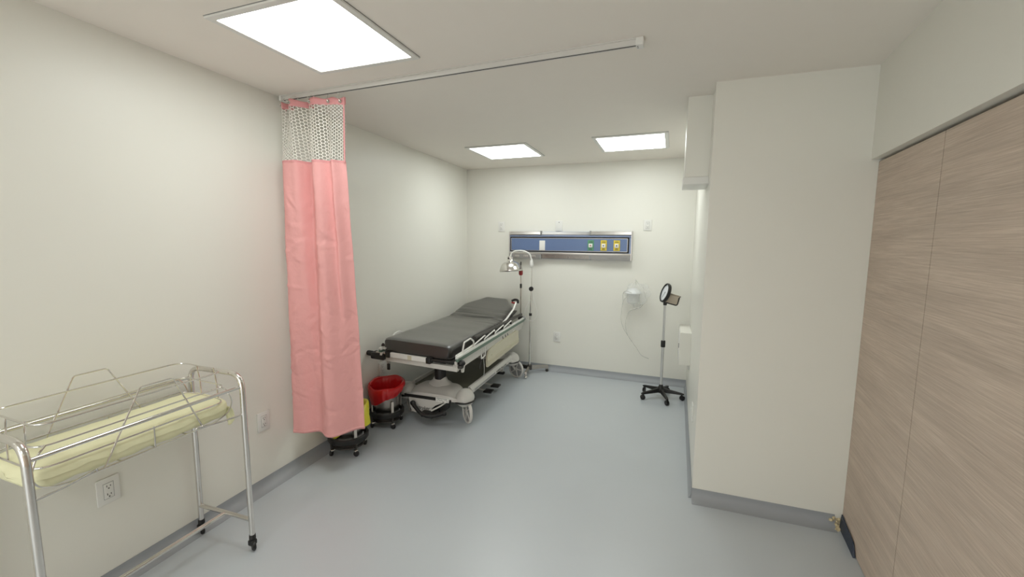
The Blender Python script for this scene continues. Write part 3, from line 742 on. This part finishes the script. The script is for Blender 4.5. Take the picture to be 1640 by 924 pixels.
# long side rails: white top, green face, rising to the head end
ry0, ry1 = -.305, 1.42
def rz_(y): return .642+(y-ry0)*.006
def rx_(y): return .364
for sx in (1, -1):
    def bar(dx0, dx1, dz0, dz1, mname, nm, par, bev=.003):
        vs = []
        for y_ in (ry0, ry1):
            for (dx, dz) in ((dx0, dz0), (dx1, dz0), (dx1, dz1), (dx0, dz1)): vs.append((sx*(rx_(y_)+dx)+(.0 if sx > 0 else .02), y_, rz_(y_)+dz+(.012 if sx < 0 else 0)))
        return MB().add(vs, [(0, 1, 2, 3), (7, 6, 5, 4), (0, 4, 5, 1), (1, 5, 6, 2), (2, 6, 7, 3), (3, 7, 4, 0)]).obj(nm, mname, par, smooth=0)
    k = bar(-.022, 0, -.006, .012, 'white', 'side_rail', t)
    bar(-.018, .0015, -.026, .0, 'greenstripe', 'rail_face', k)
    bar(-.030, -.010, -.050, -.026, 'gwhite', 'lower_channel', k)
    # collapsed guard rail above: front loop and four folded U rods
    X = lambda y: sx*(rx_(y)-.012)+(0 if sx > 0 else .02)
    Z = lambda y: rz_(y)+(.012 if sx < 0 else 0)
    if sx > 0: MB().tube(fillet([(X(0), -.212, Z(0)), (X(0), -.168, .738), (X(0), -.046, .744), (X(0), .017, .706), (X(0)-.012, .040, .672)], .012, 4), .0068, 8).obj('guard_loop', 'white', t)
    for (ya, yb) in ((.03, .275), (.250, .512), (.512, .758), (.758, .995)):
        pts = fillet([(X(ya), ya, Z(ya)+.004), (X(ya), ya+.002, Z(ya)+.030), (X(yb)-sx*.004, yb, Z(yb)+.056), (X(yb)-sx*.016, yb+.02, Z(yb)+.028)], .008, 4)
        k2 = MB().tube(pts, .0062, 8).obj('guard_rod', 'white', t)
        MB().box((X(yb)-.020, yb-.0, Z(yb)+.016), (X(yb)-.002, yb+.035, Z(yb)+.040), .004).obj('pivot', 'dark', k2)
    MB().tube([(X(.10)-sx*.030, .10, .712), (X(1.40)-sx*.030, 1.43, .700)], .016, 10).obj('guard_pad', 'dark', t)
    MB().tube([(X(-.12)-sx*.02, -.27, .652), (X(-.05)-sx*.02, -.12, .655), (X(.16)-sx*.02, .09, .664)], .009, 8).obj('guard_bar', 'white', t)
    MB().ball((X(1.4)+sx*.004, 1.435, Z(1.4)+.004), .024, 8, (1, 1.3, 1)).obj('rail_end_cap', 'grey', t)
# folded side panel, ivory with ridges, right side
pz = [(.290, .420), (.285, .470), (.300, .515), (.335, .545), (.385, .560), (1.060, .574), (1.110, .578), (1.185, .567), (1.200, .550), (1.205, .430), (1.195, .421), (.300, .405)]
k = MB().prism(pz, .350, .366, 'x').obj('side_panel', 'ivory', t, smooth=0)
MB().prism([(.292, .452), (.290, .466), (1.204, .476), (1.204, .462)], .3655, .3725, 'x').obj('ridge', 'ivory', k, smooth=0)
MB().prism([(.294, .424), (.292, .438), (1.204, .448), (1.204, .434)], .3655, .3715, 'x').obj('ridge', 'ivory', k, smooth=0)
MB().box((.3655, .39, .492), (.369, .52, .500), .001).obj('pull', 'ivory', k)
# hanging loop bracket, release handles and linkages under the rail
k = MB().tube(fillet([(.366, .150, .600), (.366, .150, .522), (.366, .235, .532), (.366, .235, .605)], .008, 3), .0055, 8).obj('hanging_bracket', 'white', t)
MB().tube(spline([(.368, .190, .60), (.369, .195, .50), (.366, .215, .41), (.35, .24, .33)], 5), .0018, 6).obj('cord', 'white', k)
MB().tube([(.345, .30, .585), (.340, .22, .50), (.33, .19, .42)], .006, 8).obj('guard_link', 'dark', t)
for y_ in (.72, .80, .87): MB().tube([(.345, y_, .61), (.345, y_+.02, .570)], .009, 8).obj('guard_link', 'dark', t)
MB().tube(fillet([(.350, 1.02, .635), (.352, 1.03, .58), (.352, 1.12, .585), (.35, 1.14, .645)], .01, 3), .004, 8).obj('hanging_bracket', 'white', t)
MB().box((.330, 1.40, .575), (.350, 1.435, .64), .004).obj('corner_bracket', 'white', t)
# mattress
def matt():
    NY, NS = 90, 56
    def P(i, j):
        u = i/(NY-1); y = -.255+1.83*u
        # half width with chamfered head
        hw = .300
        if y > 1.30: hw = .300-(y-1.30)/.275*.175
        c_ = -.030+.0*y
        # top height
        if y < .86: zt = .742
        elif y < .98: zt = .742+(y-.86)**2/.24*.20
        else: zt = .742+.012*.833+(y-.98)*.205
        th = .122
        en = min(1, u/.018); en2 = min(1, (1-u)/.014)
        e_ = math.sin(min(en, en2)*PI/2)
        a = 2*PI*j/(NS-1)
        ca, sa = math.cos(a), math.sin(a)
        p = .22
        sx_ = math.copysign(abs(ca)**p, ca); sz_ = math.copysign(abs(sa)**p, sa)
        x = c_+hw*sx_*(.965+.035*e_); zc = zt-th/2; z = zc+th/2*sz_*(.80+.20*e_)
        if sa > .3:
            lat = 1-.25*abs(sx_)**4
            for (yc_, am, wd, ph) in ((.90, .0085, .012, .02), (.955, .010, .014, -.02), (1.02, .008, .013, .015), (1.10, .005, .012, -.02), (.82, .0045, .012, .03), (.74, .003, .011, -.03), (1.17, .003, .013, .02)):
                z -= 1.7*am*lat*math.exp(-((y-yc_-ph*math.sin(x*7+yc_*9))/wd)**2)
            z += .0015*math.sin(x*17+y*5)*math.sin(y*23)
        elif abs(ca) > .6 and .7 < y < 1.25:
            x += .0035*math.sin(y*95)*(1 if ca > 0 else -1)
        return Vector((x, y, z+tz(x, min(y, .6))*1.0))
    m_ = MB().grid(P, NY, NS)
    for i in (0, NY-1): m_.add([P(i, j) for j in range(NS-1)], [tuple(range(NS-1))])
    return m_
matt().obj('mattress', 'vinyl', t, smooth=60)
# deck plates below the mattress
d = MB().box((-.31, -.235, .602), (.27, .92, .622), .004); warp(d).obj('foot_deck', 'dark', t, smooth=0)
MB().prism([(.92, .592), (1.55, .705), (1.55, .722), (.92, .612)], -.27, .23, 'x').obj('back_deck', 'dark', t, smooth=0)
# back-rest lever and black push handle on the room side
MB().tube(fillet([(.300, .86, .700), (.318, .95, .735), (.322, 1.16, .805), (.322, 1.235, .865)], .02, 4), [.011]*14+[.008]*0 if False else .0095, 10).obj('backrest_lever', 'white', t)
k = MB().tube(spline([(.25, 1.30, .868), (.285, 1.305, .884), (.325, 1.285, .882), (.340, 1.25, .862)], 5), .0125, 10).obj('push_handle', 'black', t)
MB().tube([(.26, 1.28, .855), (.31, 1.25, .852)], .010, 8).obj('release_bar', 'redcap', k)
MB().tube(spline([(-.315, -.14, .69), (-.342, -.10, .728), (-.345, -.02, .742), (-.33, .03, .725)], 5), .007, 8).obj('guard_loop', 'white', t)
MB().ball((-.345, -.245, .670), .014, 8, (1, 1, 1.5)).obj('release_knob', 'black', t)
# telescopic pole at the head corner with red collar
k = MB().tube([(.296, 1.50, .655), (.294, 1.50, 1.0)], .0085, 12).obj('drip_pole', 'steel', t)
MB().tube([(.294, 1.50, 1.0), (.291, 1.50, 1.165)], .006, 10).obj('inner_pole', 'steel', k)
MB().tube([(.294, 1.50, .995), (.294, 1.50, 1.045)], .0125, 12).obj('collar', 'dark', k)
MB().lathe([(.0001, 1.142), (.016, 1.144), (.0235, 1.158), (.0235, 1.200), (.016, 1.214), (.0001, 1.216)], 16, Matrix.Translation((.291, 1.50, 0))).obj('top_cap', 'redcap', k)
MB().tube([(.291, 1.50, 1.212), (.291, 1.50, 1.262)], .003, 6).obj('stem', 'chrome', k)
MB().tube([(.291, 1.50, 1.258), (.291, 1.50, 1.300)], .0065, 8).obj('tip', 'black', k)
MB().box((.270, 1.47, .628), (.325, 1.53, .668), .006).obj('pole_socket', 'dark', k)

# ------------------------------------------------------------------ gooseneck exam lamp
t = thing('examination_lamp', 'tall gooseneck examination lamp with aluminium shade behind the stretcher', 'lamp', (-1.488, 4.55, 0))
hub = MB().lathe([(.0001, .050), (.026, .050), (.028, .058), (.028, .105), (.018, .112), (.0001, .112)], 20).obj('base_hub', 'dark', t)
for a, ln in ((42, .225), (-84, .195), (162, .215)):
    c_, s_ = math.cos(R(a)), math.sin(R(a)); mx = Matrix.Rotation(R(a), 4, 'Z')
    k = MB().prism([(.02, .052), (.02, .098), (ln+.01, .082), (ln+.018, .060), (ln+.01, .052)], -.012, .012, 'y', mx).obj('leg', 'dark' if a == 162 else 'steel', t, smooth=0)
    h = MB().box((ln-.016, -.012, .036), (ln+.014, .012, .056), .003, mx).obj('caster', 'steel', k)
    MB().ball((c_*ln, s_*ln, .0195), .0195, 10, (1, 1, 1)).obj('wheel', 'chrome' if a == -84 else 'black', h)
MB().tube([(0, 0, .05), (.004, 0, .62), (.010, 0, 1.000)], .0115, 14).obj('lower_pole', 'chrome', t)
MB().tube([(.002, 0, .685), (.002, 0, .715)], .017, 12).obj('collar', 'black', t)
k = MB().tube([(.010, 0, 1.0), (.014, -.01, 1.24)], .0062, 12).obj('upper_pole', 'chrome', t)
MB().lathe([(.0001, -.016), (.022, -.016), (.026, -.010), (.026, .010), (.022, .016), (.0001, .016)], 18, Matrix.Translation((.014, -.024, .998)) @ Matrix.Rotation(PI/2, 4, 'X')).obj('clamp_knob', 'black', t)
MB().lathe([(.006, -.045), (.014, -.038), (.021, -.01), (.020, .02), (.012, .045), (.007, .058)], 16, Matrix.Translation((.016, -.03, 1.280))).obj('swivel_joint', 'white', t)
MB().tube(spline([(.014, -.035, 1.330), (.006, -.045, 1.375), (-.02, -.05, 1.405), (-.075, -.055, 1.425), (-.14, -.055, 1.427), (-.19, -.055, 1.415), (-.222, -.052, 1.385), (-.228, -.05, 1.35)], 6), .0085, 10).obj('gooseneck', 'white', t)
mxs = Matrix.Translation((-.222, -.05, 1.225)) @ Matrix.Rotation(R(-4), 4, 'Y')
sh = MB().lathe([(.134, -.030), (.130, -.012), (.122, .015), (.105, .048), (.078, .070), (.045, .080), (.040, .086), (.036, .105), (.034, .135), (.026, .140), (.0001, .141)], 40, mxs).obj('lamp_shade', 'lampalu', t, smooth=40)
sh.modifiers.new('s', 'SOLIDIFY').thickness = .0015
MB().ball((-.222, -.05, 1.235), .032, 12, (1, 1, 1.3)).obj('bulb', 'white', sh)
MB().lathe([(.0001, 0), (.010, 0), (.010, .012), (.0001, .012)], 12, Matrix.Translation((-.238, -.082, 1.340)) @ Matrix.Rotation(PI/2, 4, 'X')).obj('lamp_switch', 'black', sh)
MB().tube(spline([(.022, -.03, .985), (.045, -.03, .90), (.075, -.03, .80), (.092, -.03, .72), (.06, -.03, .650), (.005, -.03, .632), (-.045, -.03, .665), (-.055, -.03, .74), (-.030, -.02, .82), (.004, -.012, .87)], 6), .0022, 6).obj('cable', 'white', t)

# ------------------------------------------------------------------ aneroid gauge on wheeled stand
t = thing('blood_pressure_monitor', 'round dial blood pressure gauge on black five-wheeled stand', 'blood pressure monitor', (-.040, 4.32, 0))
hb = MB().lathe([(.0001, .055), (.030, .055), (.034, .065), (.034, .100), (.022, .118), (.016, .135), (.0001, .135)], 24).obj('base_hub', 'black', t)
for k_ in range(5):
    a = 72*k_; mx = Matrix.Rotation(R(a), 4, 'Z'); c_, s_ = math.cos(R(a)), math.sin(R(a))
    vs = []
    for (r_, hw, z0, z1) in ((.015, .019, .062, .104), (.10, .015, .058, .088), (.195, .012, .055, .072), (.215, .009, .055, .066)):
        for (yy, zz_) in ((-hw, z0), (hw, z0), (hw*.7, z1), (-hw*.7, z1)): vs.append(mx @ Vector((r_, yy, zz_)))
    fs = [(3, 2, 1, 0), (12, 13, 14, 15)]+[(i*4+q, i*4+(q+1) % 4, i*4+4+(q+1) % 4, i*4+4+q) for i in range(3) for q in range(4)]
    lg = MB().add(vs, fs).obj('leg', 'black', t, smooth=0)
    cs = MB()
    for s in (-.009, .009):
        cs.lathe([(.0001, -.006), (.018, -.006), (.0235, -.003), (.0235, .003), (.018, .006), (.0001, .006)], 22, Matrix.Translation((c_*.200, s_*.200, .0235)) @ Matrix.Rotation(R(a+35+40*k_), 4, 'Z') @ Matrix.Translation((0, s, 0)) @ Matrix.Rotation(PI/2, 4, 'X'))
    cs.tube([(c_*.195, s_*.195, .030), (c_*.195, s_*.195, .060)], .008, 8)
    cs.obj('caster', 'black', lg)
MB().tube([(0, 0, .10), (0, 0, .545)], .0125, 16).obj('lower_pole', 'polealu', t)
MB().tube([(0, 0, .535), (0, 0, .950)], .0100, 16).obj('upper_pole', 'polealu', t)
MB().lathe([(.0001, .515), (.020, .515), (.021, .520), (.021, .575), (.017, .580), (.0001, .580)], 20).obj('height_collar', 'black', t)
mxd = Matrix.Translation((-.004, -.005, 1.047)) @ Matrix.Rotation(R(-26), 4, 'Z') @ Matrix.Rotation(R(-12), 4, 'Y') @ Matrix.Rotation(R(0), 4, 'Z')
# the dial's axis is local -X; it faces left and a little towards the camera
mr = Matrix.Translation((.0, .0, 1.049)) @ Matrix.Rotation(R(20), 4, 'Z') @ Matrix.Rotation(R(18), 4, 'Y') @ Matrix.Rotation(-PI/2, 4, 'Y')
dr = MB().lathe([(.0001, -.022), (.070, -.022), (.090, -.014), (.097, .0), (.094, .014), (.084, .017), (.080, .010), (.080, .004)], 44, mr).obj('dial_rim', 'black', t, smooth=50)
MB().lathe([(.0001, .006), (.081, .006)], 44, mr).obj('dial_face', 'dial', dr)
q = MB()
for i in range(25):
    a = R(-150+300*i/24); l0 = .066 if i % 3 else .060
    q.box((l0, -.0009, .0062), (.074, .0009, .0072), 0, mr @ Matrix.Rotation(a, 4, 'Z'))
q.box((-.012, -.0018, .0065), (.056, .0018, .0085), 0, mr @ Matrix.Rotation(R(150), 4, 'Z'))
q.lathe([(.0001, .009), (.006, .009), (.006, .0062)], 12, mr)
q.obj('dial_marks', 'silverink', dr, smooth=0)
MB().lathe([(.0001, .93), (.016, .93), (.018, .945), (.016, .97), (.010, .98)], 16).obj('dial_neck', 'black', t)
# cuff basket behind the dial
mk = Matrix.Translation((.070, .01, .985)) @ Matrix.Rotation(R(-10), 4, 'Z') @ Matrix.Rotation(R(12), 4, 'Y')
bk = MB()
bk.box((-.055, -.040, -.035), (.052, -.034, .048), .004, mk); bk.box((-.055, .034, -.035), (.052, .040, .048), .004, mk); bk.box((-.055, -.040, -.038), (.052, .040, -.032), .003, mk); bk.box((.048, -.040, -.035), (.054, .040, .048), .003, mk)
kk = bk.obj('cuff_basket', 'beige', t, smooth=0)
MB().tube([mk @ Vector(p) for p in fillet([(-.05, -.042, -.038), (.056, -.042, -.038), (.056, -.042, .040)], .02, 5)], .0055, 8).obj('basket_rim', 'black', kk)
MB().tube([mk @ Vector(p) for p in fillet([(.056, -.04, .042), (.056, .04, .042), (-.05, .04, .046)], .01, 4)], .004, 8).obj('basket_rim', 'black', kk)

# ------------------------------------------------------------------ oxygen mask in clear bag hanging on back wall
t = thing('hanging_oxygen_mask', 'clear bagged oxygen mask and tubing hanging on back wall', 'oxygen mask', (-.360, D, .98))
MB().tube([(0, -.001, .150), (0, -.045, .148), (0, -.048, .118), (0, -.05, .085)], .0055, 8).obj('wall_hook', 'white', t)
c1 = MB().lathe([(.0001, .066), (.030, .062), (.066, .040), (.090, .018), (.093, .010), (.088, .006), (.0001, .006)], 28, Matrix.Translation((-.012, -.095, .0)) @ Matrix.Diagonal((.95, .8, 1, 1))).obj('mask', 'cap', t)
c2 = MB().lathe([(.0001, -.100), (.058, -.100), (.068, -.090), (.072, .006), (.0001, .006)], 24, Matrix.Translation((-.010, -.090, .0)) @ Matrix.Diagonal((.95, .8, 1, 1))).obj('humidifier_cup', 'clear', t)
random.seed(9)
def bag(i, j):
    n_ = 40; a = 2*PI*i/n_; v = j/11
    r_ = .030+.085*math.sin(PI*min(1, v*.95+.12))**.7
    w_ = 1+.16*math.sin(a*5+v*6)+.10*math.sin(a*9-v*9)
    x = .030+r_*w_*math.cos(a); y = -.085+.55*r_*w_*math.sin(a)
    return Vector((x, y, .115-.26*v+.008*math.sin(a*4)))
o = MB().grid(bag, 40, 12, wrapu=True).obj('plastic_bag', 'bagfilm', t, smooth=30)
def tb(pts, r=.0034): return MB().tube(spline(pts, 8), r, 8).obj('tubing', 'tube', t)
tb([(-.02, -.17, .02), (-.08, -.13, .03), (-.115, -.09, .0), (-.12, -.06, -.10), (-.130, -.045, -.20), (-.128, -.04, -.32), (-.09, -.03, -.42), (-.02, -.03, -.52), (.04, -.03, -.60), (.10, -.03, -.68), (.175, -.02, -.715)])
tb([(.10, -.10, -.10), (.07, -.09, -.14), (.02, -.07, -.165), (-.045, -.05, -.20), (-.075, -.04, -.28), (-.08, -.035, -.38), (-.060, -.03, -.46), (-.01, -.03, -.54)])
tb([(.01, -.03, .14), (.06, -.05, .08), (.10, -.08, .03), (.125, -.09, -.03), (.10, -.10, -.10), (.03, -.12, -.08), (-.05, -.13, -.03), (-.10, -.12, -.06), (-.115, -.10, -.12)], .0030)
for (x_, z_) in ((-.03, -.175), (.01, -.162), (.05, -.148)): MB().tube([(x_-.010, -.064-(x_+.03)*.3, z_-.003), (x_+.010, -.064-(x_+.03)*.3, z_+.004)], .0052, 8).obj('connector', 'white', t)

# ------------------------------------------------------------------ camera, world, view
cam = bpy.data.cameras.new('camera'); co = bpy.data.objects.new('camera', cam); C.objects.link(co)
cam.sensor_width = 36; cam.lens = 14.8459; cam.clip_start = .02
r_ = Vector((0.9353412123172714, 0.3536344298986434, 0.008916643489471356)); u_ = Vector((-0.04778108316659392, 0.10132242519153849, 0.9937055571167608)); w_ = Vector((-0.350505042235178, 0.9298798073641381, -0.11166807611913779))
m_ = Matrix(((r_.x, u_.x, -w_.x, 0), (r_.y, u_.y, -w_.y, 0), (r_.z, u_.z, -w_.z, 1.53469533), (0, 0, 0, 1)))
co.matrix_world = m_
scene.camera = co
wd = bpy.data.worlds.new('world'); scene.world = wd; wd.use_nodes = True
wd.node_tree.nodes['Background'].inputs[0].default_value = (.95, .96, .93, 1); wd.node_tree.nodes['Background'].inputs[1].default_value = 2.1
vs_ = scene.view_settings
vs_.view_transform = 'Standard'; vs_.look = 'None'; vs_.gamma = 1; vs_.use_curve_mapping = False; vs_.exposure = 0.06
